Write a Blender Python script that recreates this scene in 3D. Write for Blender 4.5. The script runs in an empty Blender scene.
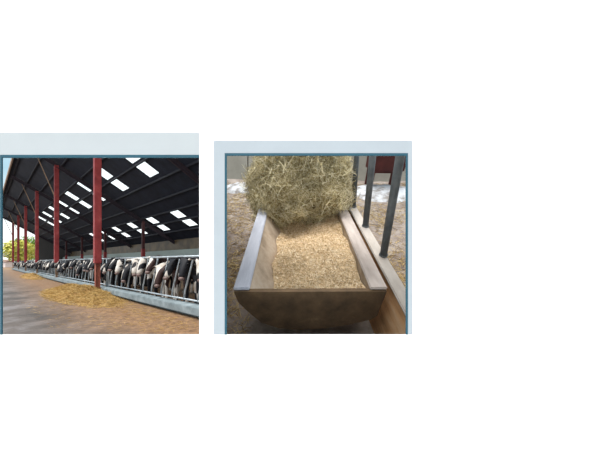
import bpy, bmesh, math, random
from mathutils import Vector, Matrix, noise

random.seed(7)
SC = bpy.context.scene
COL = SC.collection
F = 220.0            # focal length in pixels of the 600 px wide frame
HZ = 262.0           # image row of the level horizon
EYE = 1.5            # eye height

# ------------------------------------------------------------------ helpers
def lin(c):
    return tuple((v/255/12.92 if v/255 <= 0.04045 else ((v/255+0.055)/1.055)**2.4) for v in c)

def new_mat(name):
    m = bpy.data.materials.new(name); m.use_nodes = True
    nt = m.node_tree; b = nt.nodes['Principled BSDF']
    return m, nt, b

def ramp(nt, stops):
    r = nt.nodes.new('ShaderNodeValToRGB')
    e = r.color_ramp.elements
    while len(e) < len(stops): e.new(0.5)
    for k, (p, c) in enumerate(stops):
        e[k].position = p; e[k].color = (*c, 1)
    return r

def noise_mat(name, stops, scale=5, detail=6, rough=0.8, bump=0.0, metallic=0.0, stretch=(1, 1, 1), bscale=None, spec=0.3):
    """surface coloured by noise in the object's own coordinates"""
    m, nt, b = new_mat(name)
    tc = nt.nodes.new('ShaderNodeTexCoord'); mp = nt.nodes.new('ShaderNodeMapping')
    mp.inputs['Scale'].default_value = stretch
    nt.links.new(tc.outputs['Object'], mp.inputs['Vector'])
    n = nt.nodes.new('ShaderNodeTexNoise'); n.inputs['Scale'].default_value = scale; n.inputs['Detail'].default_value = detail
    n.inputs['Roughness'].default_value = 0.65
    nt.links.new(mp.outputs['Vector'], n.inputs['Vector'])
    r = ramp(nt, stops); nt.links.new(n.outputs['Fac'], r.inputs['Fac'])
    nt.links.new(r.outputs['Color'], b.inputs['Base Color'])
    b.inputs['Roughness'].default_value = rough; b.inputs['Metallic'].default_value = metallic
    b.inputs['Specular IOR Level'].default_value = spec
    if bump:
        n2 = nt.nodes.new('ShaderNodeTexNoise'); n2.inputs['Scale'].default_value = bscale or scale*4; n2.inputs['Detail'].default_value = 5
        nt.links.new(mp.outputs['Vector'], n2.inputs['Vector'])
        bp = nt.nodes.new('ShaderNodeBump'); bp.inputs['Strength'].default_value = bump; bp.inputs['Distance'].default_value = 0.02
        nt.links.new(n2.outputs['Fac'], bp.inputs['Height']); nt.links.new(bp.outputs['Normal'], b.inputs['Normal'])
    return m

def plain(name, c, rough=0.7, metallic=0.0, var=0.12, scale=6, **k):
    c = lin(c)
    return noise_mat(name, [(0.3, tuple(v*(1-var) for v in c)), (0.7, tuple(min(1, v*(1+var)) for v in c))], scale=scale, rough=rough, metallic=metallic, **k)

def strand_mat(name, cols):
    """every stalk a colour of its own"""
    m, nt, b = new_mat(name)
    g = nt.nodes.new('ShaderNodeNewGeometry')
    r = ramp(nt, [(i/(len(cols)-1), lin(c)) for i, c in enumerate(cols)])
    nt.links.new(g.outputs['Random Per Island'], r.inputs['Fac'])
    nt.links.new(r.outputs['Color'], b.inputs['Base Color'])
    b.inputs['Roughness'].default_value = 0.75; b.inputs['Specular IOR Level'].default_value = 0.2
    return m

def link(name, me, mat=None, parent=None):
    o = bpy.data.objects.new(name, me); COL.objects.link(o)
    if mat is not None and me is not None:
        for m in (mat if isinstance(mat, (list, tuple)) else [mat]): me.materials.append(m)
    if parent is not None: o.parent = parent
    return o

def bm_obj(name, bm, mat=None, parent=None, smooth=False):
    bmesh.ops.recalc_face_normals(bm, faces=bm.faces)
    me = bpy.data.meshes.new(name); bm.to_mesh(me); bm.free()
    if smooth:
        for p in me.polygons: p.use_smooth = True
    return link(name, me, mat, parent)

def pd_obj(name, v, f, mat=None, parent=None, smooth=False):
    me = bpy.data.meshes.new(name); me.from_pydata([tuple(x) for x in v], [], f); me.update()
    if smooth:
        for p in me.polygons: p.use_smooth = True
    return link(name, me, mat, parent)

def empty(name, loc=(0, 0, 0)):
    o = bpy.data.objects.new(name, None); COL.objects.link(o); o.location = loc; o.empty_display_size = 0.1
    return o

def tag(o, label, cat, group=None, kind=None):
    o['label'] = label; o['category'] = cat
    if group: o['group'] = group
    if kind: o['kind'] = kind
    return o

def struct(o, label=None, cat=None):
    o['kind'] = 'structure'
    if label: o['label'] = label
    if cat: o['category'] = cat
    return o

def hexa(bm, c):
    """box from 8 corners: bottom 4 (ring), top 4 (ring)"""
    v = [bm.verts.new(x) for x in c]
    for f in ((0, 3, 2, 1), (4, 5, 6, 7), (0, 1, 5, 4), (1, 2, 6, 5), (2, 3, 7, 6), (3, 0, 4, 7)):
        bm.faces.new([v[i] for i in f])

def add_box(bm, lo, hi):
    (a, b, c), (d, e, f) = lo, hi
    hexa(bm, [(a, b, c), (d, b, c), (d, e, c), (a, e, c), (a, b, f), (d, b, f), (d, e, f), (a, e, f)])

def add_bar(bm, a, b, w, h, up=Vector((0, 0, 1)), bevel=0):
    """rectangular bar from a to b"""
    a = Vector(a); b = Vector(b); d = (b-a).normalized()
    s = d.cross(up)
    if s.length < 1e-4: s = d.cross(Vector((1, 0, 0)))
    s.normalize(); u = s.cross(d).normalized()
    s = s*w/2; u = u*h/2
    hexa(bm, [a-s-u, a+s-u, a+s+u, a-s+u, b-s-u, b+s-u, b+s+u, b-s+u])

def add_tube(bm, pts, r, n=10):
    pts = [Vector(p) for p in pts]; rings = []
    for i, p in enumerate(pts):
        d = (pts[min(i+1, len(pts)-1)]-pts[max(i-1, 0)]).normalized()
        s = d.cross(Vector((0, 0, 1)))
        if s.length < 1e-3: s = d.cross(Vector((1, 0, 0)))
        s.normalize(); u = s.cross(d)
        rr = r[i] if isinstance(r, (list, tuple)) else r
        rings.append([bm.verts.new(p+(s*math.cos(2*math.pi*k/n)+u*math.sin(2*math.pi*k/n))*rr) for k in range(n)])
    for a, b in zip(rings, rings[1:]):
        for k in range(n):
            bm.faces.new([a[k], a[(k+1) % n], b[(k+1) % n], b[k]])
    bm.faces.new(rings[0][::-1]); bm.faces.new(rings[-1])

def strands(name, n, sample, length, width, mat, bend=0.4, parent=None, segs=2):
    """n thin three-sided stalks; sample() gives (point, direction)"""
    V = []; Fc = []
    for _ in range(n):
        p, d = sample()
        L = length*random.uniform(0.5, 1.4); w = width*random.uniform(0.6, 1.4)
        d = d.normalized(); s = d.cross(Vector((random.uniform(-1, 1), random.uniform(-1, 1), random.uniform(-1, 1))))
        if s.length < 1e-4: continue
        s.normalize(); u = s.cross(d)
        bd = s*random.uniform(-bend, bend)*L
        b0 = len(V)
        for k in range(segs+1):
            t = k/segs
            c = p+d*L*(t-0.5)+bd*(4*t*(1-t)-0.5)*0.5
            ww = w*(1.0 if k < segs else 0.5)
            for j in range(3):
                a = 2*math.pi*j/3
                V.append(c+(s*math.cos(a)+u*math.sin(a))*ww)
        for k in range(segs):
            for j in range(3):
                a = b0+3*k+j; b = b0+3*k+(j+1) % 3
                Fc.append((a, b, b+3, a+3))
    return pd_obj(name, V, Fc, mat, parent)

def rnd_dir(flat=1.0, axis=None):
    while True:
        d = Vector((random.gauss(0, 1), random.gauss(0, 1), random.gauss(0, 1)*flat))
        if d.length > 0.1: return d.normalized()

# ------------------------------------------------------------------ camera
cam = bpy.data.cameras.new('camera'); camo = bpy.data.objects.new('camera', cam); COL.objects.link(camo)
camo.location = (0, 0, EYE); camo.rotation_euler = (math.pi/2, 0, 0)
cam.sensor_width = 36; cam.lens = 36*F/600; cam.shift_y = (HZ-225)/600; cam.clip_start = 0.02; cam.clip_end = 500
SC.camera = camo
SC.view_settings.view_transform = 'Standard'; SC.view_settings.look = 'None'
SC.view_settings.gamma = 1; SC.view_settings.exposure = 0; SC.view_settings.use_curve_mapping = False

# ------------------------------------------------------------------ daylight
w = bpy.data.worlds.new('sky'); SC.world = w; w.use_nodes = True
nt = w.node_tree; bg = nt.nodes['Background']
tc = nt.nodes.new('ShaderNodeTexCoord'); sp = nt.nodes.new('ShaderNodeSeparateXYZ')
nt.links.new(tc.outputs['Generated'], sp.inputs[0])
r = ramp(nt, [(0.0, (1.0, 0.99, 0.95)), (0.10, (0.9, 0.96, 0.98)), (0.25, (0.36, 0.56, 0.66)), (0.5, (0.75, 0.88, 0.98)), (1.0, (1.0, 1.0, 1.0))])
nt.links.new(sp.outputs['Z'], r.inputs['Fac'])
nt.links.new(r.outputs['Color'], bg.inputs['Color']); bg.inputs['Strength'].default_value = 1.35
sun = bpy.data.lights.new('sun', 'SUN'); sun.energy = 5.6; sun.angle = math.radians(40); sun.color = (1, 0.97, 0.92)
so = bpy.data.objects.new('sun', sun); COL.objects.link(so)
so.rotation_euler = Vector((0.10, 0.40, -1.0)).to_track_quat('-Z', 'Y').to_euler()

# ------------------------------------------------------------------ the white wall with its two windows
D = 0.9
def wx(px): return (px-300)/F*D
def wz(py): return EYE+(HZ-py)/F*D
M_white = plain('white_paint', (250, 250, 250), rough=0.9, var=0.005)
holes = [(wx(3), wx(199.3), wz(334.3), wz(158)), (wx(227), wx(405.5), wz(334.3), wz(156))]
X0, X1, Z0, Z1, TH = -5.0, 5.0, 0.0, 2.64, 0.05
def holed(bm, y, hs):
    xs = sorted({X0, X1, *[h[0] for h in hs], *[h[1] for h in hs]}); zs = sorted({Z0, Z1, *[h[2] for h in hs], *[h[3] for h in hs]})
    vv = {}
    def V(x, z):
        if (x, z) not in vv: vv[(x, z)] = bm.verts.new((x, y, z))
        return vv[(x, z)]
    for a, b in zip(xs, xs[1:]):
        for c, d in zip(zs, zs[1:]):
            mx, mz = (a+b)/2, (c+d)/2
            if any(h[0] < mx < h[1] and h[2] < mz < h[3] for h in hs): continue
            bm.faces.new([V(a, c), V(b, c), V(b, d), V(a, d)])
bm = bmesh.new()
m_ = 0.10
back = [(holes[0][0]-m_, holes[0][1]+0.02, holes[0][2]-m_, holes[0][3]+m_), (holes[1][0]-0.02, holes[1][1]+m_, holes[1][2]-m_, holes[1][3]+m_)]
holed(bm, D, holes); holed(bm, D+TH, back)
def ringquad(bm, a, b, ya, yb):
    A = [bm.verts.new(p) for p in ((a[0], ya, a[2]), (a[1], ya, a[2]), (a[1], ya, a[3]), (a[0], ya, a[3]))]
    B = [bm.verts.new(p) for p in ((b[0], yb, b[2]), (b[1], yb, b[2]), (b[1], yb, b[3]), (b[0], yb, b[3]))]
    for k in range(4): bm.faces.new([A[k], A[(k+1) % 4], B[(k+1) % 4], B[k]])
for a, b in zip(holes, back): ringquad(bm, a, b, D, D+TH)
ringquad(bm, (X0, X1, Z0, Z1), (X0, X1, Z0, Z1), D, D+TH)
bmesh.ops.remove_doubles(bm, verts=bm.verts, dist=1e-5)
struct(bm_obj('wall_front', bm, M_white), 'plain white wall with two square window openings', 'wall')

M_mat1 = plain('pale_blue_grey_paint', (158, 163, 167), rough=0.9, var=0.02)
M_mat2 = plain('pale_grey_paint', (150, 157, 164), rough=0.9, var=0.03)
M_teal = plain('teal_paint', (27, 69, 84), rough=0.6, var=0.1)
def win_strip(name, rects, mat, parent, y0, y1):
    bm = bmesh.new()
    for (a, b, c, d) in rects: add_box(bm, (wx(a), y0, wz(d)), (wx(b), y1, wz(c)))
    return bm_obj(name, bm, mat, parent)
w1 = empty('window_1', (0, 0, 0)); struct(w1, 'window onto the cow barn with pale header and thin teal edge', 'window')
win_strip('casing', [(-6, 199.3, 133, 155.3), (-6, 1.2, 155.3, 334.3)], M_mat1, w1, D-0.003, D-0.0002)
win_strip('frame', [(1.2, 199.3, 155.3, 158), (1.2, 3, 158, 334.3)], M_teal, w1, D-0.004, D-0.0001)
w2 = empty('window_2', (0, 0, 0)); struct(w2, 'window onto the feed trough with pale surround and teal edge', 'window')
win_strip('casing', [(214, 412, 141, 153.6), (214, 225, 153.6, 334.3), (407.5, 412, 153.6, 334.3)], M_mat2, w2, D-0.003, D-0.0002)
win_strip('frame', [(225, 407.5, 153.6, 156), (225, 227, 156, 334.3), (405.5, 407.5, 156, 334.3)], M_teal, w2, D-0.004, D-0.0001)

bm = bmesh.new(); add_box(bm, (-5, -5, -0.1), (5, D, 0.0))
struct(bm_obj('floor', bm, plain('pale_floor', (225, 225, 222), rough=0.8, var=0.03)), 'pale smooth floor in front of the white wall', 'floor')

# ------------------------------------------------------------------ barn frame of reference
n_ = math.hypot(317, F)
Lx, Ly = -317/n_, F/n_          # along the barn, away from the viewer
Wx, Wy = F/n_, 317/n_           # into the barn
SK = 0.42                      # frames run slightly askew
def P(p, t, z): return Vector((Wx*p+Lx*t, Wy*p+Ly*t, z))
LV = Vector((Lx, Ly, 0)); WV = Vector((Wx, Wy, 0)); UP = Vector((0, 0, 1))
def roof_z(p): return EYE+10.286-0.76*p
def skew(t, p): return t-SK*(p-3.1)
ANG = math.atan2(-Wy, -Wx)      # cows face the alley

# yard
def yard_mat():
    m, nt, b = new_mat('yard_concrete')
    tc = nt.nodes.new('ShaderNodeTexCoord'); O = tc.outputs['Object']
    def N(scale, detail=6, rough=0.65):
        n = nt.nodes.new('ShaderNodeTexNoise'); n.inputs['Scale'].default_value = scale; n.inputs['Detail'].default_value = detail; n.inputs['Roughness'].default_value = rough
        nt.links.new(O, n.inputs['Vector']); return n
    n1 = N(0.9); n2 = N(7, 8, 0.75)
    r1 = ramp(nt, [(0.3, lin((62, 57, 53))), (0.5, lin((90, 82, 77))), (0.72, lin((138, 136, 139)))])
    nt.links.new(n1.outputs['Fac'], r1.inputs['Fac'])
    # trampled feed and soil beside the kerb
    dot = nt.nodes.new('ShaderNodeVectorMath'); dot.operation = 'DOT_PRODUCT'; dot.inputs[1].default_value = (Wx, Wy, 0)
    nt.links.new(O, dot.inputs[0])
    ad = nt.nodes.new('ShaderNodeMath'); ad.operation = 'MULTIPLY_ADD'; ad.inputs[1].default_value = 1.6; nt.links.new(n1.outputs['Fac'], ad.inputs[0]); nt.links.new(dot.outputs['Value'], ad.inputs[2])
    mr = nt.nodes.new('ShaderNodeMapRange'); mr.inputs['From Min'].default_value = 1.5; mr.inputs['From Max'].default_value = 3.0
    nt.links.new(ad.outputs[0], mr.inputs['Value'])
    r2 = ramp(nt, [(0.3, lin((94, 70, 50))), (0.55, lin((138, 108, 80))), (0.75, lin((170, 138, 104)))])
    nt.links.new(n2.outputs['Fac'], r2.inputs['Fac'])
    mx = nt.nodes.new('ShaderNodeMix'); mx.data_type = 'RGBA'
    nt.links.new(mr.outputs[0], mx.inputs['Factor']); nt.links.new(r1.outputs['Color'], mx.inputs['A']); nt.links.new(r2.outputs['Color'], mx.inputs['B'])
    m2 = nt.nodes.new('ShaderNodeMix'); m2.data_type = 'RGBA'; m2.blend_type = 'MULTIPLY'; m2.inputs['Factor'].default_value = 0.55
    r3 = ramp(nt, [(0.3, (0.45, 0.42, 0.4)), (0.6, (1, 1, 1))]); nt.links.new(n2.outputs['Fac'], r3.inputs['Fac'])
    nt.links.new(mx.outputs['Result'], m2.inputs['A']); nt.links.new(r3.outputs['Color'], m2.inputs['B'])
    nt.links.new(m2.outputs['Result'], b.inputs['Base Color'])
    rr = nt.nodes.new('ShaderNodeMapRange'); rr.inputs['To Min'].default_value = 0.35; rr.inputs['To Max'].default_value = 0.85
    nt.links.new(n1.outputs['Fac'], rr.inputs['Value']); nt.links.new(rr.outputs[0], b.inputs['Roughness'])
    bp = nt.nodes.new('ShaderNodeBump'); bp.inputs['Strength'].default_value = 0.5; bp.inputs['Distance'].default_value = 0.03
    nt.links.new(n2.outputs['Fac'], bp.inputs['Height']); nt.links.new(bp.outputs['Normal'], b.inputs['Normal'])
    return m
bm = bmesh.new(); add_box(bm, (-120, D+TH, -0.2), (60, 140, 0.0))
struct(bm_obj('ground', bm, yard_mat()), 'wet muddy concrete yard beside the feed kerb', 'ground')

# kerb
M_conc = noise_mat('pale_concrete', [(0.3, lin((104, 114, 118))), (0.55, lin((134, 146, 151))), (0.75, lin((158, 168, 173)))], scale=3, bump=0.2)
T_END = 70.0
def lbox(bm, p0, p1, t0, t1, z0, z1):
    hexa(bm, [P(p0, t0, z0), P(p1, t0, z0), P(p1, t1, z0), P(p0, t1, z0), P(p0, t0, z1), P(p1, t0, z1), P(p1, t1, z1), P(p0, t1, z1)])
bm = bmesh.new(); lbox(bm, 3.14, 3.50, 5.15, T_END, 0.10, 0.31)
bmesh.ops.bevel(bm, geom=list(bm.edges), offset=0.015, segments=2, affect='EDGES')
lbox(bm, 3.32, 3.48, 5.2, T_END, 0, 0.11)
struct(bm_obj('kerb', bm, M_conc), 'low pale concrete feed kerb running along the barn front', 'kerb')

# posts, rafters
M_red = noise_mat('red_oxide_steel', [(0.3, lin((122, 42, 44))), (0.6, lin((156, 62, 62))), (0.8, lin((170, 92, 88)))], scale=2.5, rough=0.55)
M_redworn = noise_mat('worn_red_steel', [(0.3, lin((120, 60, 52))), (0.6, lin((160, 96, 80))), (0.8, lin((172, 132, 112)))], scale=5, rough=0.7)
M_brace = plain('dusty_brown_steel', (132, 108, 88), rough=0.7)
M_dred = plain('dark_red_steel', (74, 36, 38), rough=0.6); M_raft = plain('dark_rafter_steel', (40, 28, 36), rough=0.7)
post_t = [13.55, 25.3, 36.2, 47.0, 57.7, 68.7]
where = ['nearest, tallest in view, straw at its foot', 'second from the near end', 'third from the near end', 'fourth from the near end', 'fifth from the near end', 'last at the far open end']
def h_section(bm, c, w_, z0, z1, web=0.02):
    h = w_/2; fl = 0.025
    for s in (-1, 1):
        hexa(bm, [c+WV*a+LV*b+UP*z for z in (z0, z1) for a, b in ((s*h, -h), (s*(h-fl), -h), (s*(h-fl), h), (s*h, h))])
    hexa(bm, [c+WV*a+LV*b+UP*z for z in (z0, z1) for a, b in ((-h+fl, -web), (h-fl, -web), (h-fl, web), (-h+fl, web))])
for k, t in enumerate(post_t):
    b = P(3.03 if k == 0 else 3.26, t, 0 if k == 0 else .31)
    r_ = empty('steel_post', b); b = 0 if k == 0 else .31
    tag(r_, 'red steel barn post along the kerb, '+where[k], 'post', 'red posts along the feed kerb')
    O = Vector((0, 0, 0))
    bm = bmesh.new(); h_section(bm, O, 0.17 if k == 0 else 0.11, 0.012, 1.46-b); bm_obj('lower_post', bm, M_redworn if k == 0 else M_brace, r_)['label'] = 'worn dirty lower shaft'
    bm = bmesh.new()
    zt = roof_z(3.03 if k == 0 else 3.26)-0.3-b
    hexa(bm, [WV*a+LV*c+UP*z for z in (1.44-b, zt) for a, c in ((-.125, -.125), (.125, -.125), (.125, .125), (-.125, .125))])
    bmesh.ops.bevel(bm, geom=list(bm.edges), offset=0.015, segments=2, affect='EDGES')
    bm_obj('shaft', bm, M_red, r_)
    q_ = .13 if k == 0 else .09
    bm = bmesh.new(); hexa(bm, [WV*a+LV*c+UP*z for z in (0, .015) for a, c in ((-q_, -q_), (q_, -q_), (q_, q_), (-q_, q_))])
    bm_obj('base_plate', bm, M_redworn, r_)
    bm = bmesh.new()
    add_bar(bm, WV*-0.1+UP*(6.6-b), WV*-1.1+LV*(SK*1.1)+UP*(roof_z(1.95)-.3-b), 0.04, 0.05); bm_obj('brace', bm, M_brace, r_)['label'] = 'dusty brown diagonal brace'
inner_w = ['nearest to the viewer', 'second from the viewer', 'third from the viewer', 'fourth from the viewer', 'fifth from the viewer', 'last']
for k, t in enumerate(post_t):
    b = P(8.3, skew(t, 8.3), 0)
    r_ = empty('inner_post', b)
    tag(r_, 'slim dark red post deep inside the barn behind the cows, '+inner_w[k], 'post', 'inner row of posts')
    bm = bmesh.new(); hexa(bm, [WV*a+LV*c+UP*z for z in (1.9, roof_z(8.3)-.3) for a, c in ((-.1, -.1), (.1, -.1), (.1, .1), (-.1, .1))]); bm_obj('shaft', bm, M_dred, r_)
    bm = bmesh.new(); hexa(bm, [WV*a+LV*c+UP*z for z in (0, 2.7) for a, c in ((-.13, -.13), (.13, -.13), (.13, .13), (-.13, .13))]); bm_obj('foot', bm, M_red, r_)['label'] = 'brighter red foot'
P_E, P_B = 1.62, 10.6
T0 = 4.6
for k, t in enumerate([T0+0.05]+post_t):
    a = P(P_E+.05, skew(t, P_E), roof_z(P_E)-.2); c = P(P_B, skew(t, P_B), roof_z(P_B)-.2)
    bm = bmesh.new(); up = (c-a).normalized().cross(LV)
    add_bar(bm, a, c, 0.16, 0.05); 
    add_bar(bm, a-UP*.15, c-UP*.15, 0.03, 0.3); add_bar(bm, a-UP*.3, c-UP*.3, 0.16, 0.04)
    struct(bm_obj('rafter', bm, M_raft), 'dark red sloping rafter under the roof, frame %d from the near end' % (k+1), 'rafter')
# purlins
M_pur = plain('grimy_purlin_steel', (40, 40, 48), rough=0.7)
for k, p in enumerate([1.75, 2.6, 3.5, 4.5, 5.46, 6.45, 7.4, 8.25, 9.0, 9.8]):
    bm = bmesh.new(); add_bar(bm, P(p, skew(T0, p), roof_z(p)-.09), P(p, skew(T_END, p), roof_z(p)-.09), 0.07, 0.13)
    struct(bm_obj('purlin', bm, M_pur), 'long dark purlin under the roof sheets, number %d up from the eave' % (k+1), 'purlin')

# roof sheets with rooflight openings
lights_A = [16.3, 21.2, 26.1, 31.0, 35.9, 40.8, 45.7, 50.6]
def bay(p0, p1, ts, half): return [(p0, p1, t, half) for t in ts]
SKY = bay(4.62, 5.38, [t-0.05 for t in lights_A], 0.66)+bay(5.54, 6.25, [t-.35 for t in lights_A], 0.66)
SKY2 = bay(8.35, 8.93, [13.2, 17.7, 22.2, 26.9, 31.5, 36.2, 41], 0.64)+bay(9.07, 9.68, [12.9, 17.4, 21.9, 26.6, 31.2, 35.9, 40.7], 0.64)
M_roof = noise_mat('dark_roof_sheet', [(0.3, lin((22, 25, 36))), (0.7, lin((38, 43, 58)))], scale=1.5, rough=0.75)
bm = bmesh.new()
pr = [P_E-.1, 4.62, 5.38, 5.54, 6.25, 8.35, 8.93, 9.07, 9.68, P_B+.3]
def roof_quad(p0, p1, a0, a1, b0, b1):
    # corners t at p0: a0..a1, at p1: b0..b1
    q = [P(p0, a0, roof_z(p0)), P(p1, b0, roof_z(p1)), P(p1, b1, roof_z(p1)), P(p0, a1, roof_z(p0))]
    hexa(bm, q+[x+UP*.03 for x in q])
for p0, p1 in zip(pr, pr[1:]):
    cuts = sorted([(t-h, t+h) for (q0, q1, t, h) in SKY+SKY2 if abs(q0-p0) < 1e-6])
    dq = -SK*(p1-p0)
    e0, e1 = skew(T0, p0), skew(T_END, p0)
    cur = e0
    for a, b in cuts+[(e1, None)]:
        roof_quad(p0, p1, cur, a, cur+dq, a+dq); cur = b
struct(bm_obj('roof', bm, M_roof), 'dark sheet roof of the cow barn sloping down to the back', 'roof')
# rooflights
m, nt, b = new_mat('rooflight_sheet')
tr = nt.nodes.new('ShaderNodeBsdfTranslucent'); tr.inputs['Color'].default_value = (0.93, 0.96, 0.95, 1)
df = nt.nodes.new('ShaderNodeBsdfTransparent'); df.inputs['Color'].default_value = (0.9, 0.95, 0.95, 1)
ms = nt.nodes.new('ShaderNodeMixShader'); ms.inputs[0].default_value = 0.35
nt.links.new(tr.outputs[0], ms.inputs[1]); nt.links.new(df.outputs[0], ms.inputs[2]); nt.links.new(ms.outputs[0], nt.nodes['Material Output'].inputs[0])
M_sky = m
ordn = ['first', 'second', 'third', 'fourth', 'fifth', 'sixth', 'seventh', 'eighth', 'ninth', 'tenth', 'eleventh', 'twelfth', 'thirteenth', 'fourteenth', 'fifteenth', 'sixteenth', 'seventeenth', 'eighteenth', 'nineteenth', 'twentieth']
rows = [('highest row', 4.62), ('second highest row', 5.54), ('third row down', 8.35), ('lowest row', 9.07)]
for rn, rp in rows:
    k = 0
    for (p0, p1, t, h) in SKY+SKY2:
        if abs(p0-rp) > 1e-6: continue
        dq = -SK*(p1-p0)
        bm = bmesh.new(); c = P((p0+p1)/2, t+dq/2, roof_z((p0+p1)/2)+.012)
        N = 12; top = []; bot = []
        for s in range(N+1):
            u = s/N; wv = 0.008*math.cos(u*math.pi*10)
            a_ = P(p0, t-h+2*h*u, roof_z(p0)+.014+wv)-c; b_ = P(p1, t-h+2*h*u+dq, roof_z(p1)+.014+wv)-c
            top.append((bm.verts.new(a_), bm.verts.new(b_)))
        for s in range(N): bm.faces.new([top[s][0], top[s+1][0], top[s+1][1], top[s][1]])
        o = bm_obj('rooflight', bm, M_sky); o.location = c
        tag(o, 'bright white rooflight panel, %s, %s from the near end' % (rn, ordn[k]), 'rooflight', 'rooflights in the barn roof'); k += 1
# fascia / gutter on the eave
bm = bmesh.new(); add_bar(bm, P(P_E-.16, T0+.3, roof_z(P_E)-.03), P(P_E-.16, T_END+.3, roof_z(P_E)-.03), 0.08, 0.34)
struct(bm_obj('trim_1', bm, plain('weathered_fascia', (150, 128, 112), rough=0.8)), 'pale weathered fascia board along the eave', 'fascia')

# back wall, low panel wall, gable
m, nt, b = new_mat('tan_boarding')
tc = nt.nodes.new('ShaderNodeTexCoord'); mp = nt.nodes.new('ShaderNodeMapping'); mp.inputs['Rotation'].default_value = (0, 0, -math.atan2(Ly, Lx))
nt.links.new(tc.outputs['Object'], mp.inputs['Vector'])
wv = nt.nodes.new('ShaderNodeTexWave'); wv.inputs['Scale'].default_value = 2.0; wv.inputs['Distortion'].default_value = 0.3; nt.links.new(mp.outputs[0], wv.inputs['Vector'])
n = nt.nodes.new('ShaderNodeTexNoise'); n.inputs['Scale'].default_value = 1.2; nt.links.new(mp.outputs[0], n.inputs['Vector'])
r1 = ramp(nt, [(0.0, lin((60, 46, 30))), (0.15, lin((98, 78, 52))), (1, lin((124, 99, 66)))]); nt.links.new(wv.outputs['Fac'], r1.inputs['Fac'])
r2 = ramp(nt, [(0.35, (.5, .5, .5)), (0.65, (1, 1, 1))]); nt.links.new(n.outputs['Fac'], r2.inputs['Fac'])
mx = nt.nodes.new('ShaderNodeMix'); mx.data_type = 'RGBA'; mx.blend_type = 'MULTIPLY'; mx.inputs['Factor'].default_value = 1
nt.links.new(r1.outputs[0], mx.inputs['A']); nt.links.new(r2.outputs[0], mx.inputs['B']); nt.links.new(mx.outputs['Result'], b.inputs['Base Color'])
M_board = m
bm = bmesh.new(); lbox(bm, P_B, P_B+.15, T0-2.6, T_END-2.6, 0, roof_z(P_B)-.1)
struct(bm_obj('wall_back', bm, M_board), 'brown boarded back wall of the barn under the low roof edge', 'wall')
bm = bmesh.new(); lbox(bm, 9.55, 9.7, T0-2, T_END-2.5, 0, 2.55)
struct(bm_obj('partition', bm, plain('grey_green_panel', (160, 168, 162), rough=0.8)), 'pale grey panel wall running behind the cows', 'wall')
bm = bmesh.new()
q = []
for p in (6.2, P_B):
    q += [(p, skew(T_END, p))]
hexa(bm, [P(6.2, q[0][1], 0), P(P_B, q[1][1], 0), P(P_B, q[1][1]+.15, 0), P(6.2, q[0][1]+.15, 0),
          P(6.2, q[0][1], roof_z(6.2)-.02), P(P_B, q[1][1], roof_z(P_B)-.02), P(P_B, q[1][1]+.15, roof_z(P_B)-.02), P(6.2, q[0][1]+.15, roof_z(6.2)-.02)])
struct(bm_obj('wall_end', bm, plain('dark_end_sheeting', (70, 66, 64))), 'boarded far end wall of the barn', 'wall')

# feed barriers, one per bay
M_galv = noise_mat('galvanised_pipe', [(0.3, lin((146, 154, 160))), (0.7, lin((190, 198, 204)))], scale=8, rough=0.45, metallic=0.3)
bays = [(5.15, 13.45), (13.65, 25.2), (25.4, 36.1), (36.3, 46.9), (47.1, 57.6), (57.8, 68.6)]
bl = ['nearest bay, in front of the biggest cows', 'bay between the first and second red posts', 'bay between the second and third red posts', 'bay between the third and fourth red posts', 'bay between the fourth and fifth red posts', 'farthest bay']
CP = 0.74
bars_t = [5.3+CP*i for i in range(86)]
for k, (a, c) in enumerate(bays):
    o0 = P(3.40, a, 0.31); r_ = empty('feed_barrier', o0)
    tag(r_, 'galvanised pipe feed barrier with slanted bars, '+bl[k], 'feed barrier', 'feed barriers along the kerb')
    R = lambda t, z: P(3.40, t, z)-o0
    seg = 8 if k < 2 else 6
    bm = bmesh.new(); add_tube(bm, [R(a, 1.66), R(c, 1.66)], 0.032, seg); bm_obj('top_rail', bm, M_galv, r_, True)
    bm = bmesh.new(); add_tube(bm, [R(a, 0.41), R(c, 0.41)], 0.028, seg); bm_obj('bottom_rail', bm, M_galv, r_, True)
    for e in (a+.03, c-.03):
        bm = bmesh.new(); add_tube(bm, [R(e, 0.31), R(e, 1.68)], 0.035, seg); bm_obj('end_post', bm, M_galv, r_, True)
    for t in bars_t:
        if a+.1 < t and t+.55 < c-.05:
            bm = bmesh.new(); add_tube(bm, [R(t, 1.65), R(t+.02, 1.55), R(t+.46, 0.62), R(t+.5, 0.42)], 0.026, seg); bm_obj('slanted_bar', bm, M_galv, r_, True)

# ------------------------------------------------------------------ cows
def skin_mesh(name, chains, sub=2):
    """chains: list of lists of (x,y,z,rx,ry); points given by the same key join; first vertex is the root"""
    me = bpy.data.meshes.new(name); V = []; E = []; R = []; key = {}
    for ch in chains:
        prev = None
        for (x, y, z, rx, ry) in ch:
            kk = (round(x, 3), round(y, 3), round(z, 3))
            if kk not in key:
                key[kk] = len(V); V.append((x, y, z)); R.append((rx, ry))
            i = key[kk]
            if prev is not None and prev != i: E.append((prev, i))
            prev = i
    me.from_pydata(V, E, []); me.update()
    o = bpy.data.objects.new(name, me); COL.objects.link(o)
    sk = o.modifiers.new('s', 'SKIN'); sk.use_smooth_shade = True; sk.branch_smoothing = 0.6
    for i, d in enumerate(me.skin_vertices[0].data):
        d.radius = R[i]; d.use_root = (i == 0); d.use_loose = False
    ss = o.modifiers.new('u', 'SUBSURF'); ss.levels = sub; ss.render_levels = sub
    dg = bpy.context.evaluated_depsgraph_get(); dg.update()
    out = bpy.data.meshes.new_from_object(o.evaluated_get(dg), depsgraph=dg)
    out.name = name; bpy.data.objects.remove(o); bpy.data.meshes.remove(me)
    for p in out.polygons: p.use_smooth = True
    return out

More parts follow.
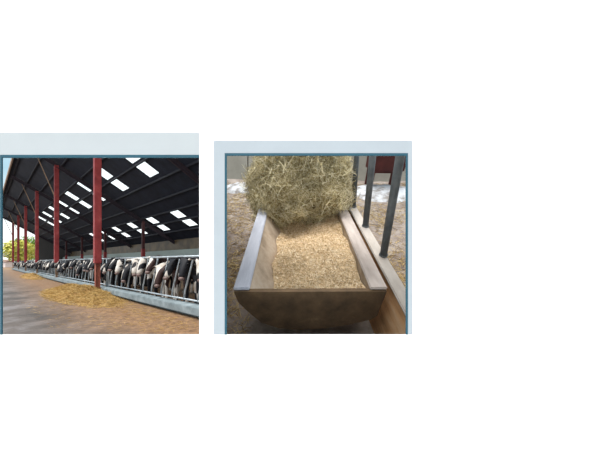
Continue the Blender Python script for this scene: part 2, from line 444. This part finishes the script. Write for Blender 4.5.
def cow_mesh(name, poll, face_pitch, turn=0.0, sub=2):
    px_, pz = poll                      # poll position
    base = (-0.34, 0, 1.22)
    mid = ((base[0]+px_)/2, 0, (base[2]+pz)/2+0.03)
    hd = Vector((math.cos(face_pitch)*math.cos(turn), math.cos(face_pitch)*math.sin(turn), -math.sin(face_pitch)))
    side = Vector((-math.sin(turn), math.cos(turn), 0)); crown = hd.cross(side)*-1
    if crown.z < 0: crown = -crown
    pl = Vector((px_, 0, pz))
    H = lambda d, r1, r2, up=0: (*(pl+hd*d+crown*up), r1, r2)
    ch = []
    ch.append([(-1.72, 0, 1.16, .25, .27), (-1.30, 0, 1.08, .33, .36), (-0.85, 0, 1.06, .32, .35), (-0.52, 0, 1.12, .24, .31), (*base, .17, .23),
               (*mid, .15, .20), (*pl, .13, .14), H(.17, .135, .125), H(.33, .105, .105), H(.46, .088, .085), H(.52, .075, .07)])
    for s in (-1, 1):
        e0 = pl+side*s*0.13-hd*0.02; e1 = pl+side*s*.22-hd*.03-UP*.01; e2 = pl+side*s*.29-hd*.02-UP*.03
        ch.append([(*pl, .13, .14), (*e0, .035, .035), (*e1, .065, .03), (*e2, .03, .018)])
        ch.append([(-0.52, 0, 1.12, .24, .31), (-0.50, s*.19, .86, .11, .13), (-0.46, s*.2, .52, .06, .065), (-0.47, s*.2, .14, .045, .045), (-.42, s*.2, .05, .06, .055)])
        ch.append([(-1.72, 0, 1.16, .25, .27), (-1.74, s*.2, .92, .15, .17), (-1.62, s*.21, .72, .10, .11), (-1.86, s*.2, .52, .06, .065), (-1.80, s*.2, .14, .045, .045), (-1.74, s*.2, .05, .06, .055)])
    ch.append([(-1.72, 0, 1.16, .25, .27), (-1.99, 0, 1.33, .05, .05), (-2.06, 0, 1.05, .028, .028), (-2.06, 0, .66, .05, .05), (-2.05, 0, .52, .015, .015)])
    me = skin_mesh(name, ch, sub)
    eyes = [pl+hd*.16+side*s*.122+crown*.035 for s in (-1, 1)]
    nose = pl+hd*.53
    return me, eyes, nose

def cow_mat():
    m, nt, b = new_mat('cow_hide')
    tc = nt.nodes.new('ShaderNodeTexCoord')
    at = nt.nodes.new('ShaderNodeAttribute'); at.attribute_type = 'OBJECT'; at.attribute_name = 'patch'
    sh = nt.nodes.new('ShaderNodeAttribute'); sh.attribute_type = 'OBJECT'; sh.attribute_name = 'white'
    br = nt.nodes.new('ShaderNodeAttribute'); br.attribute_type = 'OBJECT'; br.attribute_name = 'brown'
    n = nt.nodes.new('ShaderNodeTexNoise'); n.noise_dimensions = '4D'; n.inputs['Scale'].default_value = 1.9; n.inputs['Detail'].default_value = 1.5
    nt.links.new(tc.outputs['Object'], n.inputs['Vector']); nt.links.new(at.outputs['Fac'], n.inputs['W'])
    su = nt.nodes.new('ShaderNodeMath'); su.operation = 'ADD'; nt.links.new(n.outputs['Fac'], su.inputs[0]); nt.links.new(sh.outputs['Fac'], su.inputs[1])
    # white blaze down the middle of the face, white lower legs
    sp = nt.nodes.new('ShaderNodeSeparateXYZ'); nt.links.new(tc.outputs['Object'], sp.inputs[0])
    ab = nt.nodes.new('ShaderNodeMath'); ab.operation = 'ABSOLUTE'; nt.links.new(sp.outputs['Y'], ab.inputs[0])
    bz = nt.nodes.new('ShaderNodeMapRange'); bz.inputs['From Min'].default_value = 0.05; bz.inputs['From Max'].default_value = 0.015; bz.inputs['To Max'].default_value = 0.16; nt.links.new(ab.outputs[0], bz.inputs['Value'])
    fx = nt.nodes.new('ShaderNodeMath'); fx.operation = 'GREATER_THAN'; fx.inputs[1].default_value = 0.2; nt.links.new(sp.outputs['X'], fx.inputs[0])
    mu = nt.nodes.new('ShaderNodeMath'); mu.operation = 'MULTIPLY'; nt.links.new(bz.outputs[0], mu.inputs[0]); nt.links.new(fx.outputs[0], mu.inputs[1])
    ad = nt.nodes.new('ShaderNodeMath'); ad.operation = 'ADD'; nt.links.new(su.outputs[0], ad.inputs[0]); nt.links.new(mu.outputs[0], ad.inputs[1])
    lg = nt.nodes.new('ShaderNodeMapRange'); lg.inputs['From Min'].default_value = 0.5; lg.inputs['From Max'].default_value = 0.3; lg.inputs['To Max'].default_value = 0.05; nt.links.new(sp.outputs['Z'], lg.inputs['Value'])
    a2 = nt.nodes.new('ShaderNodeMath'); a2.operation = 'ADD'; nt.links.new(ad.outputs[0], a2.inputs[0]); nt.links.new(lg.outputs[0], a2.inputs[1])
    r = ramp(nt, [(0.535, (0, 0, 0)), (0.55, (1, 1, 1))]); nt.links.new(a2.outputs[0], r.inputs['Fac'])
    dk = nt.nodes.new('ShaderNodeMix'); dk.data_type = 'RGBA'; dk.inputs['A'].default_value = (*lin((27, 27, 32)), 1); dk.inputs['B'].default_value = (*lin((56, 36, 33)), 1); nt.links.new(br.outputs['Fac'], dk.inputs['Factor'])
    mx = nt.nodes.new('ShaderNodeMix'); mx.data_type = 'RGBA'; nt.links.new(r.outputs['Color'], mx.inputs['Factor']); nt.links.new(dk.outputs['Result'], mx.inputs['A'])
    n3 = nt.nodes.new('ShaderNodeTexNoise'); n3.inputs['Scale'].default_value = 4; nt.links.new(tc.outputs['Object'], n3.inputs['Vector'])
    r3 = ramp(nt, [(0.35, lin((176, 164, 152))), (0.6, lin((214, 208, 202)))]); nt.links.new(n3.outputs['Fac'], r3.inputs['Fac']); nt.links.new(r3.outputs['Color'], mx.inputs['B'])
    nt.links.new(mx.outputs['Result'], b.inputs['Base Color']); b.inputs['Roughness'].default_value = 0.6; b.inputs['Specular IOR Level'].default_value = 0.25
    return m
M_cow = cow_mat()
M_eye = plain('dark_eye', (18, 14, 14), rough=0.15); M_nose = plain('pinkish_grey_muzzle', (120, 100, 96), rough=0.4)
POSE = [('head hanging down', (0.14, 1.36), 1.18, 0.3), ('head lowered', (0.22, 1.12), 1.2, 0.35), ('head raised', (0.12, 1.40), 0.95, 0.25),
        ('head turned to viewer', (0.12, 1.33), 1.1, 0.75), ('head turned away', (0.15, 1.34), 1.15, -0.2)]
protos = []
for nm, poll, fp, tn in POSE:
    pair = []
    for sub in (2, 1):
        me, eyes, nose = cow_mesh('cow_body', poll, fp, tn, sub); me.materials.append(M_cow)
        pair.append(me)
    protos.append((nm, pair, eyes, nose))
bm = bmesh.new(); bmesh.ops.create_uvsphere(bm, u_segments=10, v_segments=8, radius=0.022)
for f in bm.faces: f.smooth = True
eye_me = bpy.data.meshes.new('eye'); bm.to_mesh(eye_me); bm.free(); eye_me.materials.append(M_eye)
bm = bmesh.new(); bmesh.ops.create_uvsphere(bm, u_segments=12, v_segments=8, radius=0.07)
for v in bm.verts: v.co.z *= 0.75; v.co.y *= 1.1; v.co.x *= .95
for f in bm.faces: f.smooth = True
nose_me = bpy.data.meshes.new('muzzle'); bm.to_mesh(nose_me); bm.free(); nose_me.materials.append(M_nose)

# (pose, white amount, brown) for the near ones
near = [(3, .10, 0, 'white faced'), (0, -0.06, 0, 'mostly black'), (4, -0.06, 0, 'mostly black'), (1, -.02, .9, 'dark brown and white'), (2, .05, .9, 'white and dark brown'), (0, .12, 0, 'mostly white'), (3, .10, 0, 'mostly white'),
        (1, -.02, 0, 'black and white'), (0, .09, 0, 'mostly white'), (2, -.06, 0, 'mostly black'), (4, -.04, 0, 'mostly black'), (1, -.05, 0, 'mostly black'), (0, -.08, 0, 'mostly black'), (2, -.06, 0, 'mostly black'), (4, .01, 0, 'black and white'),
        (0, -.07, 0, 'mostly black'), (3, -.03, 0, 'black and white'), (1, -.06, 0, 'mostly black'), (0, .06, 0, 'mostly white'), (2, -.05, 0, 'mostly black')]
for i in range(86):
    t = bars_t[i]+0.47+random.uniform(-.03, .03)
    if t > 68.2: break
    if any(abs(t-q) < 0.0 for q in post_t): continue
    if i < len(near): ps, wh, bn, desc = near[i]
    else: ps, wh, bn, desc = random.choice([0, 1, 2, 3, 4]), random.uniform(-.12, .02), 0, ''
    nm, pair, eyes, nose = protos[ps]
    o = bpy.data.objects.new('cow', pair[0 if i < 24 else 1]); COL.objects.link(o)
    o.location = P(3.54+random.uniform(0, .08), t, 0.0); o.rotation_euler = (0, 0, ANG+.33+random.uniform(-.05, .05))
    o.scale = (1.16, 1.0, 1.18); o['patch'] = random.uniform(0, 40); o['white'] = float(wh)-.045; o['brown'] = float(bn)
    if i < len(near):
        tag(o, '%s cow, %s, %s from the near end' % (desc, nm, ordn[i]), 'cow', 'cows at the feed barrier')
        for e in eyes:
            c = bpy.data.objects.new('eye', eye_me); COL.objects.link(c); c.parent = o; c.location = e
        c = bpy.data.objects.new('muzzle', nose_me); COL.objects.link(c); c.parent = o; c.location = nose; c['label'] = 'pinkish grey muzzle'
    else:
        k = next((j for j, q in enumerate(post_t) if t < q), 6)
        g = ['', 'between the first and second red posts', 'between the second and third red posts', 'between the third and fourth red posts', 'between the fourth and fifth red posts', 'between the fifth and last red posts', 'past the last post'][k]
        tag(o, 'black and white cow feeding in the bay '+g, 'cow', 'cows in the bay '+g)

# straw heaps in the alley
M_straw = strand_mat('golden_straw', [(128, 100, 56), (170, 138, 82), (192, 162, 104), (160, 126, 70), (206, 180, 128)])
M_strawbed = noise_mat('golden_straw_bed', [(0.35, lin((110, 82, 48))), (0.65, lin((172, 138, 84)))], scale=14, bump=0.6)
def heap(label, t0, hl, hw, ht, pc, n, ln):
    def hgt(u, v):
        d = math.sqrt(u*u+v*v)
        if d >= 1: return 0.0
        q = P(pc+v*hw, t0+u*hl, 0)
        return ht*(1-d*d)**1.2*(0.7+0.8*noise.noise(Vector((q.x*1.1, q.y*1.1, 3))))+.05*noise.noise(q*4)
    V = []; Fc = []; NA, NR = 48, 12
    V.append(P(pc, t0, hgt(0, 0)))
    for i in range(1, NR+1):
        for j in range(NA):
            a = 2*math.pi*j/NA; wob = .92+.35*noise.noise(Vector((math.cos(a)*2.5, math.sin(a)*2.5, t0)))
            rr = i/NR; u, v = rr*math.cos(a)*wob, rr*math.sin(a)*wob
            V.append(P(min(pc+v*hw, 3.2), t0+u*hl, max(hgt(u, v), 0) if i < NR else -0.01))
    for j in range(NA): Fc.append((0, 1+j, 1+(j+1) % NA))
    for i in range(NR-1):
        for j in range(NA):
            a = 1+i*NA+j; b = 1+i*NA+(j+1) % NA; Fc.append((a, a+NA, b+NA, b))
    o = pd_obj('straw_heap', V, Fc, M_strawbed, None, True)
    tag(o, label, 'straw', kind='stuff')
    def smp():
        while True:
            u, v = random.uniform(-1.15, 1.15), random.uniform(-1.15, 1.15)
            if u*u+v*v < 1.32*random.uniform(.35, 1) and pc+v*hw < 3.2: break
        p = P(pc+v*hw, t0+u*hl, max(hgt(u, v), 0)+.015)
        return p, rnd_dir(.3)
    s = strands('loose_straw', n, smp, ln, ln*.018, M_straw, parent=o); s['kind'] = 'stuff'
    return o
heap('golden straw heap on the alley floor at the foot of the nearest post', 14.0, 4.4, .95, .44, 2.5, 8500, .22)
heap('small golden straw heap on the alley floor farther along the kerb', 33.5, 5.0, .6, .38, 2.7, 900, .3)
# thin scatter along the kerb
def smp():
    t = random.uniform(4.8, 13); return P(random.gauss(2.7, .35) if random.random() < .7 else random.uniform(.8, 3.1), t, .012), rnd_dir(.05)
def smp2():
    while True:
        p, d = smp()
        if (p.x*Wx+p.y*Wy) < 3.18 and p.y > 1.6 and p.x/p.y < -.45: return p, d
o = strands('scattered_straw', 1100, smp2, .12, .003, M_straw)
tag(o, 'thin scatter of trampled straw on the alley along the kerb', 'straw', kind='stuff')

# ------------------------------------------------------------------ beyond the far end
M_bark = plain('bark', (84, 68, 52)); 
def leaf_mat(name, cs): return strand_mat(name, cs)
M_leaf = leaf_mat('green_leaves', [(60, 96, 40), (104, 140, 56), (136, 168, 76)])
M_leaf_lit = leaf_mat('lit_yellow_green_leaves', [(150, 160, 70), (196, 196, 96), (216, 206, 120)])  # foliage in bright light: the lit yellow is put into the leaf colours
def tree(px, Y, h, cr, mat, label):
    x = (px-300)/F*Y
    r_ = empty('tree', (x, Y, 0)); tag(r_, label, 'tree', 'trees beyond the barn')
    bm = bmesh.new(); add_tube(bm, [(0, 0, 0), (.1, 0, h*.3), (0, .1, h*.7)], [.3, .22, .1], 8); bm_obj('trunk', bm, M_bark, r_, True)
    V = []; Fc = []
    for _ in range(1400):
        d = rnd_dir(); rr = cr*random.uniform(.6, 1.0)*(1+.25*noise.noise(d*2+Vector((px, 0, 0))))
        c = Vector((d.x*rr, d.y*rr, h*.6+d.z*h*.4*rr/cr))
        n = rnd_dir(); s = n.orthogonal().normalized()*.32; u = n.cross(s).normalized()*.32
        b0 = len(V); V += [c-s, c-u*.6, c+s, c+u*.6]; Fc.append((b0, b0+1, b0+2, b0+3))
    pd_obj('foliage', V, Fc, mat, r_)
tree(19, 55, 7.2, 2.8, M_leaf_lit, 'pale yellow green tree, coloured as lit, beyond the far end of the barn')
tree(29, 70, 9.5, 4.0, M_leaf, 'green tree seen between the far barn posts')
tree(37.5, 84, 9.0, 5.0, M_leaf, 'green tree beyond the barn, nearest to the end wall')
x = (8-300)/F*64
sh = empty('outbuilding', (x, 64, 0)); tag(sh, 'small pale outbuilding far off past the end of the barn', 'building')
bm = bmesh.new(); add_box(bm, (-1.2, -1.5, 0), (1.2, 1.5, 1.5)); bm_obj('wall', bm, plain('pale_render', (214, 200, 196)), sh)
bm = bmesh.new(); hexa(bm, [(-1.4, -1.7, 1.5), (1.4, -1.7, 1.5), (1.4, 1.7, 1.5), (-1.4, 1.7, 1.5), (-1.4, -.05, 2.2), (1.4, -.05, 2.2), (1.4, .05, 2.2), (-1.4, .05, 2.2)]); bm_obj('roof', bm, plain('brown_roof', (120, 96, 84)), sh)
bm = bmesh.new(); add_box(bm, (-.4, -1.53, 0), (.4, -1.5, 1.2)); bm_obj('door', bm, plain('brown_door', (120, 92, 76)), sh)

# ------------------------------------------------------------------ the trough yard: a sloping yard seen through the second window
S = 0.85
yv = Vector((-7, 220, 159)).normalized(); xv = yv.cross(UP).normalized(); zv = xv.cross(yv).normalized()
ROT = Matrix((xv, yv, zv)).transposed()
EYEV = Vector((0, 0, EYE))
XS = 0.045
def Q(x, y, z): return EYEV+ROT @ (Vector((x+XS, y, z))*S)
def MQ(x, y, z): return Matrix.Translation(Q(x, y, z)) @ ROT.to_4x4() @ Matrix.Scale(S, 4)
GZ = -1.55
def sloped(o, x=0, y=0, z=0):
    """seat an object on the slope; its mesh is in slope coordinates relative to x,y,z"""
    mw = MQ(x, y, z)
    if o.type == 'MESH':
        o.data.transform(Matrix.Scale(S, 4)); mw = Matrix.Translation(Q(x, y, z)) @ ROT.to_4x4()
    o.matrix_world = mw
    return o
def sroot(name, x, y, z):
    o = empty(name); o.matrix_world = Matrix.Translation(Q(x, y, z)) @ ROT.to_4x4(); return o
def spart(name, bm, mat, root, off, smooth=False):
    """part whose bmesh is in slope coordinates; off = root's slope position"""
    for v in bm.verts: v.co = (v.co-Vector(off))*S
    return bm_obj(name, bm, mat, root, smooth)

# ground of the slope, solid down to the floor
M_mud = noise_mat('straw_strewn_mud', [(0.3, lin((92, 80, 72))), (0.5, lin((124, 114, 107))), (0.7, lin((148, 140, 133)))], scale=5, bump=0.5, detail=8)
def left_edge(y): return -0.385*(0.8104*y+0.5859*1.55)+0.0258*y-0.045
V = []; Fc = []; NX, NY = 80, 70
for j in range(NY+1):
    y = 0.35+(6.4-0.35)*j/NY; xl = left_edge(y); xr = 2.6+.5*y
    for i in range(NX+1):
        x = xl+(xr-xl)*i/NX
        V.append(Q(x, y, GZ+.03*noise.noise(Vector((x*2.3, y*2.3, 0)))))
for j in range(NY):
    for i in range(NX):
        a = j*(NX+1)+i; Fc.append((a, a+1, a+NX+2, a+NX+1))
border = [i for i in range(NX+1)]+[j*(NX+1)+NX for j in range(1, NY+1)]+[NY*(NX+1)+i for i in range(NX-1, -1, -1)]+[j*(NX+1) for j in range(NY-1, 0, -1)]
b0 = len(V)
for i in border: V.append(Vector((V[i].x, V[i].y, 0.0)))
nb = len(border)
for k in range(nb): Fc.append((border[k], b0+k, b0+(k+1) % nb, border[(k+1) % nb]))
o = pd_obj('ground_bank', V, Fc, M_mud); struct(o, 'sloping straw strewn muddy yard under the trough', 'ground')

# back wall and side partition of the trough yard
yb = 5.6
wa, wb = Q(left_edge(yb)-.15, yb, GZ), Q(6.0, yb, GZ)
M_gwall = noise_mat('grey_render', [(0.3, lin((104, 102, 94))), (0.7, lin((130, 127, 119)))], scale=2, bump=0.15)
def wall_panel(name, a, b, z0, z1, mat, label):
    d = (b-a); d.z = 0; nrm = Vector((d.y, -d.x, 0)).normalized()*(.06 if name == 'wall_side' else -.12)
    bm = bmesh.new()
    c = [Vector((p.x, p.y, 0)) for p in (a, b)]
    hexa(bm, [c[0]+UP*z0, c[1]+UP*z0, c[1]+nrm+UP*z0, c[0]+nrm+UP*z0, c[0]+UP*z1, c[1]+UP*z1, c[1]+nrm+UP*z1, c[0]+nrm+UP*z1])
    return struct(bm_obj(name, bm, mat), label, 'wall')
jx = wa.lerp(wb, 0.122)
wall_panel('wall_yard', wa, jx-(wb-wa).normalized()*.012, 0, 4.3, M_gwall, 'grey wall panel at the top of the trough yard, with the snow strip')
wall_panel('wall_yard', jx+(wb-wa).normalized()*.012, wb, 0, 4.3, M_gwall, 'long grey wall panel behind the hay heap')
pa = Vector((-.432*(D+TH), D+TH, 0)); pb = Vector((-.436*(wa.y-.05), wa.y-.05, 0))
wall_panel('wall_side', pa, pb, 0, 2.6, plain('pale_blockwork', (190, 190, 186)), 'pale side wall between barn alley and trough yard')

# trough -------------------------------------------------------------
TY0, TY1 = 1.035, 3.45
RZ = -0.955
M_rim_l = noise_mat('weathered_grey_rim', [(0.3, lin((142, 146, 158))), (0.7, lin((186, 190, 202)))], scale=9, bump=0.2, rough=0.6, stretch=(1, .2, 1))
M_rim_r = noise_mat('weathered_brown_grey_rim', [(0.3, lin((128, 118, 112))), (0.7, lin((186, 176, 170)))], scale=7, bump=0.2, rough=0.7, stretch=(1, .25, 1))
M_tin = noise_mat('stained_trough_side', [(0.3, lin((120, 104, 86))), (0.55, lin((166, 150, 132))), (0.8, lin((190, 178, 164)))], scale=5, bump=0.2)
M_plate = noise_mat('dirty_brown_plate', [(0.3, lin((62, 49, 36))), (0.6, lin((98, 79, 58))), (0.8, lin((132, 110, 82)))], scale=6, bump=0.3, rough=0.8)
outer = [(-.41, RZ), (-.396, -1.05), (-.33, -1.16), (-.264, -1.25), (-.146, -1.312), (0, -1.335), (.18, -1.318), (.36, -1.278), (.44, -1.25), (.505, -1.225), (.54, -1.185), (.549, RZ)]
inner = [(-.315, RZ), (-.27, -1.02), (-.223, -1.08), (-.16, -1.17), (-.08, -1.24), (0.02, -1.27), (.16, -1.265), (.28, -1.245), (.38, -1.20), (.435, -1.13), (.452, -1.05), (.446, RZ)]
off = (0.07, 2.2, GZ)
tr_ = sroot('feed_trough', *off); tag(tr_, 'long feed trough with grey rims and a dirty brown curved end plate', 'trough')
bm = bmesh.new(); ra = []
for y in (TY0, TY1):
    ra.append(([bm.verts.new((x, y, z)) for x, z in outer], [bm.verts.new((x, y, z)) for x, z in inner]))
for k in range(len(outer)-1):
    for q in (0, 1): bm.faces.new([ra[0][q][k], ra[0][q][k+1], ra[1][q][k+1], ra[1][q][k]])
for y in (0, 1):
    for k in range(len(outer)-1): bm.faces.new([ra[y][0][k], ra[y][0][k+1], ra[y][1][k+1], ra[y][1][k]])
for e in (0, -1): bm.faces.new([ra[0][0][e], ra[0][1][e], ra[1][1][e], ra[1][0][e]])
spart('body', bm, M_tin, tr_, off)['label'] = 'stained sides and curved bottom'
for xs, mt, lb in (((-.415, -.315), M_rim_l, 'pale blue grey rim'), ((.443, .553), M_rim_r, 'worn brown grey rim')):
    bm = bmesh.new(); add_box(bm, (xs[0], TY0-.02, RZ+.001), (xs[1], TY1+.02, RZ+.022))
    bmesh.ops.bevel(bm, geom=list(bm.edges), offset=0.006, segments=2, affect='EDGES')
    spart('rim', bm, mt, tr_, off)['label'] = lb
for y0, y1, lb in ((TY0-.03, TY0, 'dirty brown curved end plate'), (TY1, TY1+.03, None)):
    bm = bmesh.new()
    pl_ = [(x, z) for x, z in outer]
    A = [bm.verts.new((x, y0, z)) for x, z in pl_]; B = [bm.verts.new((x, y1, z)) for x, z in pl_]
    bm.faces.new(A); bm.faces.new(B[::-1])
    for k in range(len(A)): bm.faces.new([A[k], A[(k+1) % len(A)], B[(k+1) % len(A)], B[k]])
    q = spart('end_plate', bm, M_plate, tr_, off)
    if lb: q['label'] = lb
for y in (1.35, 3.15):
    bm = bmesh.new(); add_box(bm, (-.16, y-.06, GZ-.02), (.42, y+.06, -1.295)); spart('foot', bm, M_plate, tr_, off)

# ground feed inside
M_feedbed = noise_mat('chopped_feed_bed', [(0.3, lin((160, 134, 100))), (0.55, lin((208, 184, 148))), (0.75, lin((230, 212, 182)))], scale=40, bump=0.8, bscale=60)
M_feed = strand_mat('chopped_feed', [(152, 124, 86), (200, 174, 136), (224, 202, 168), (240, 226, 200), (182, 152, 110)])
def xl_at(z):
    for (x0, z0), (x1, z1) in zip(inner, inner[1:]):
        if z1 <= z <= z0 and z1 != z0: return x0+(x1-x0)*(z-z0)/(z1-z0)
    return -.25
def feed_z(u, y):
    s = math.exp(-((y-1.55)/.30)**2)*.11-math.exp(-((y-2.05)/.2)**2)*.05
    return -1.11+.10*u*u+s*math.sin(math.pi*min(max(u, 0), 1))**.7+.045*noise.noise(Vector((u*3, y*4.5, 1)))+.012*noise.noise(Vector((u*12, y*14, 5)))
V = []; Fc = []; NX, NY = 60, 90
for j in range(NY+1):
    y = TY0+.002+(3.4-TY0)*j/NY
    for i in range(NX+1):
        u = i/NX; z = feed_z(u, y); xl = xl_at(z)+.004; V.append(Vector((xl+(.447-xl)*u, y, z))-Vector((.1, 2, -1.1)))
for j in range(NY):
    for i in range(NX):
        a = j*(NX+1)+i; Fc.append((a, a+1, a+NX+2, a+NX+1))
fd = pd_obj('chopped_feed', V, Fc, M_feedbed, None, True); tag(fd, 'pale tan chopped feed spread loose inside the trough', 'feed', kind='stuff'); sloped(fd, .1, 2, -1.1)
def smp():
    u = random.random(); y = random.uniform(TY0+.02, 2.4); z = feed_z(u, y); xl = xl_at(z)+.012
    d = rnd_dir(.45); return (Vector((xl+(.436-xl)*u, y, z+.004))-Vector((.1, 2, -1.1)))*S, d
s = strands('feed_flakes', 14000, smp, .022*S, .0021*S, M_feed, parent=fd, bend=.5); s['kind'] = 'stuff'

# hay heap over the far end of the trough
M_haybed = noise_mat('hay_bed', [(0.35, lin((128, 114, 76))), (0.65, lin((196, 182, 136)))], scale=14, bump=0.7)
M_hay = strand_mat('hay', [(110, 98, 66), (192, 178, 136), (222, 210, 170), (234, 225, 192), (150, 136, 94), (244, 236, 208), (96, 84, 56), (140, 126, 88)])  # darker stalk colours paint in the shaded gaps of the heap
HC = Vector((.015, 2.88, -.95)); HR = Vector((.515, .66, .84))
def hay_r(d):
    n = 1+.22*noise.noise(d*1.9+Vector((4, 1, 2)))+.15*noise.noise(d*4.3)+.09*noise.noise(d*9)-.10*max(0, d.z)*(1 if d.x < 0 else 0)*abs(d.x)*2
    k = 2.7+2.2*min(1, max(0, .35-d.z))
    e = 1.0/(abs(d.x/HR.x)**k+abs(d.y/HR.y)**k+abs(d.z/(HR.z if d.z > 0 else .26))**k)**(1/k)
    return e*n
bm = bmesh.new(); bmesh.ops.create_icosphere(bm, subdivisions=5, radius=1)
for v in bm.verts:
    d = v.co.normalized(); v.co = d*hay_r(d)*.96
hy = bm_obj('hay_heap', bm, M_haybed, None, True); tag(hy, 'big tangled heap of greenish hay piled over the far end of the trough', 'hay', kind='stuff'); sloped(hy, *HC)
def smp():
    while True:
        d = rnd_dir()
        if d.y < .45: break
    p = d*hay_r(d)*(random.uniform(.94, 1.05) if random.random() < .85 else random.uniform(1.03, 1.14))
    tg = d.cross(rnd_dir()).normalized()
    tg = (tg+Vector((.6*random.choice((-1, 1)), 0, 0))+d*random.gauss(0, .25)).normalized()
    return p*S, tg
s = strands('hay_stalks', 32000, smp, .16*S, .0016*S, M_hay, parent=hy, bend=.55, segs=3); s['kind'] = 'stuff'

# loose straw on the sloping yard
M_gs = strand_mat('old_straw', [(120, 100, 68), (168, 146, 98), (196, 176, 128), (146, 120, 80), (110, 96, 80)])
def smp():
    while True:
        y = random.uniform(.7, 5.4); x = random.uniform(left_edge(y)+.08, 2.3+.4*y)
        if -.42 < x < .75 and .9 < y < 3.5: continue
        k = noise.noise(Vector((x*1.3, y*1.3, 7)))
        if x < 0 and 1.7 < y < 3.4: k += .3
        if random.random() < (.45+k+(.6 if y < 2.2 and x < -.3 else 0))*(.75): break
    return Q(x, y, GZ+.03*noise.noise(Vector((x*2.3, y*2.3, 0)))+.012), (ROT @ rnd_dir(.12))
o = strands('loose_straw', 10500, smp, .09, .0019, M_gs, bend=.5); tag(o, 'old straw strewn over the muddy ground around the trough', 'straw', kind='stuff')

# plank and bars on the far side of the trough
M_plank = noise_mat('worn_plank', [(0.3, lin((132, 94, 62))), (0.5, lin((192, 148, 106))), (0.75, lin((216, 184, 150)))], scale=4, bump=0.3, stretch=(1, .3, 1.5))
M_plank_top = noise_mat('bleached_plank_top', [(0.3, lin((150, 142, 134))), (0.7, lin((196, 190, 184)))], scale=6, bump=0.2, stretch=(1, .3, 1))
poff = (.67, 2.0, GZ)
pk = sroot('barrier_plank', *poff); tag(pk, 'thick upright timber plank beside the trough carrying dark steel bars', 'plank')
bm = bmesh.new(); add_box(bm, (.632, .78, GZ-.04), (.708, 3.7, -1.018)); spart('plank', bm, M_plank, pk, poff)
bm = bmesh.new(); add_box(bm, (.622, .77, -1.018), (.718, 3.7, -.998)); bmesh.ops.bevel(bm, geom=list(bm.edges), offset=0.006, segments=2, affect='EDGES'); spart('capping', bm, M_plank_top, pk, poff)['label'] = 'bleached grey top edge'
M_bar = noise_mat('dark_grey_steel', [(0.3, lin((66, 72, 76))), (0.7, lin((104, 110, 114)))], scale=6, rough=0.5)
bn = ['closest to the front of the trough', 'middle of the three', 'touching the hay heap']
for k, y in enumerate((1.473, 2.0, 2.52)):
    x = .694-.006*k
    bo = (x, y, -.998); r_ = sroot('steel_bar', *bo)
    tag(r_, 'dark grey round steel bar rising from the plank, '+bn[k], 'bar', 'steel bars beside the trough')
    bm = bmesh.new(); add_tube(bm, [(x, y, -.998), (x-.10*.87, y, -.13)], .029, 14); spart('shaft', bm, M_bar, r_, bo, True)
    bm = bmesh.new(); add_tube(bm, [(x, y, -.998), (x-.001, y, -.985)], .036, 14); spart('collar', bm, M_bar, r_, bo, True)

# snow
M_snow = noise_mat('dirty_snow', [(0.38, lin((112, 106, 102))), (0.5, lin((166, 168, 172))), (0.75, lin((200, 204, 210)))], scale=5, detail=8, bump=.4, rough=.6)
def snow(name, cx, cy, rx, ry, h, label, seed):
    V = [Vector((0, 0, h))]; Fc = []; NA, NR = 40, 6
    for i in range(1, NR+1):
        for j in range(NA):
            a = 2*math.pi*j/NA; wob = 1+.28*noise.noise(Vector((math.cos(a)*2, math.sin(a)*2, seed)))
            rr = i/NR
            z = h*(1-rr*rr)*(1+.5*noise.noise(Vector((rr*math.cos(a)*5, rr*math.sin(a)*5, seed)))) if i < NR else -.05
            V.append(Vector((rr*rx*wob*math.cos(a), rr*ry*wob*math.sin(a), z)))
    for j in range(NA): Fc.append((0, 1+j, 1+(j+1) % NA))
    for i in range(NR-1):
        for j in range(NA):
            a = 1+i*NA+j; b_ = 1+i*NA+(j+1) % NA; Fc.append((a, a+NA, b_+NA, b_))
    o = pd_obj(name, V, Fc, M_snow, None, True); tag(o, label, 'snow', kind='stuff'); sloped(o, cx, cy, GZ)
snow('snow_patch', -1.13, 4.9, .47, .36, .1, 'thin strip of white snow at the foot of the grey wall', 1)
snow('snow_patch', 2.0, 4.7, .85, .62, .1, 'patch of white snow on the ground behind the steel bars', 5)

# dark red tank
bo = (2.02, 5.1, GZ); r_ = sroot('metal_tank', *bo); tag(r_, 'dark red metal tank on short legs above the snow', 'tank')
M_tank = noise_mat('rusty_dark_red', [(0.3, lin((58, 24, 24))), (0.7, lin((84, 38, 36)))], scale=4, rough=0.6)
bm = bmesh.new(); add_box(bm, (1.62, 4.9, -1.20), (2.36, 5.4, -.5)); bmesh.ops.bevel(bm, geom=list(bm.edges), offset=.05, segments=3, affect='EDGES'); spart('body', bm, M_tank, r_, bo, False)
bm = bmesh.new(); add_box(bm, (1.60, 4.87, -.55), (2.38, 5.43, -.50)); spart('rim', bm, M_tank, r_, bo)
for x in (1.7, 2.28):
    for y in (4.96, 5.32):
        bm = bmesh.new(); add_box(bm, (x-.03, y-.03, GZ-.03), (x+.03, y+.03, -1.18)); spart('leg', bm, M_tank, r_, bo)
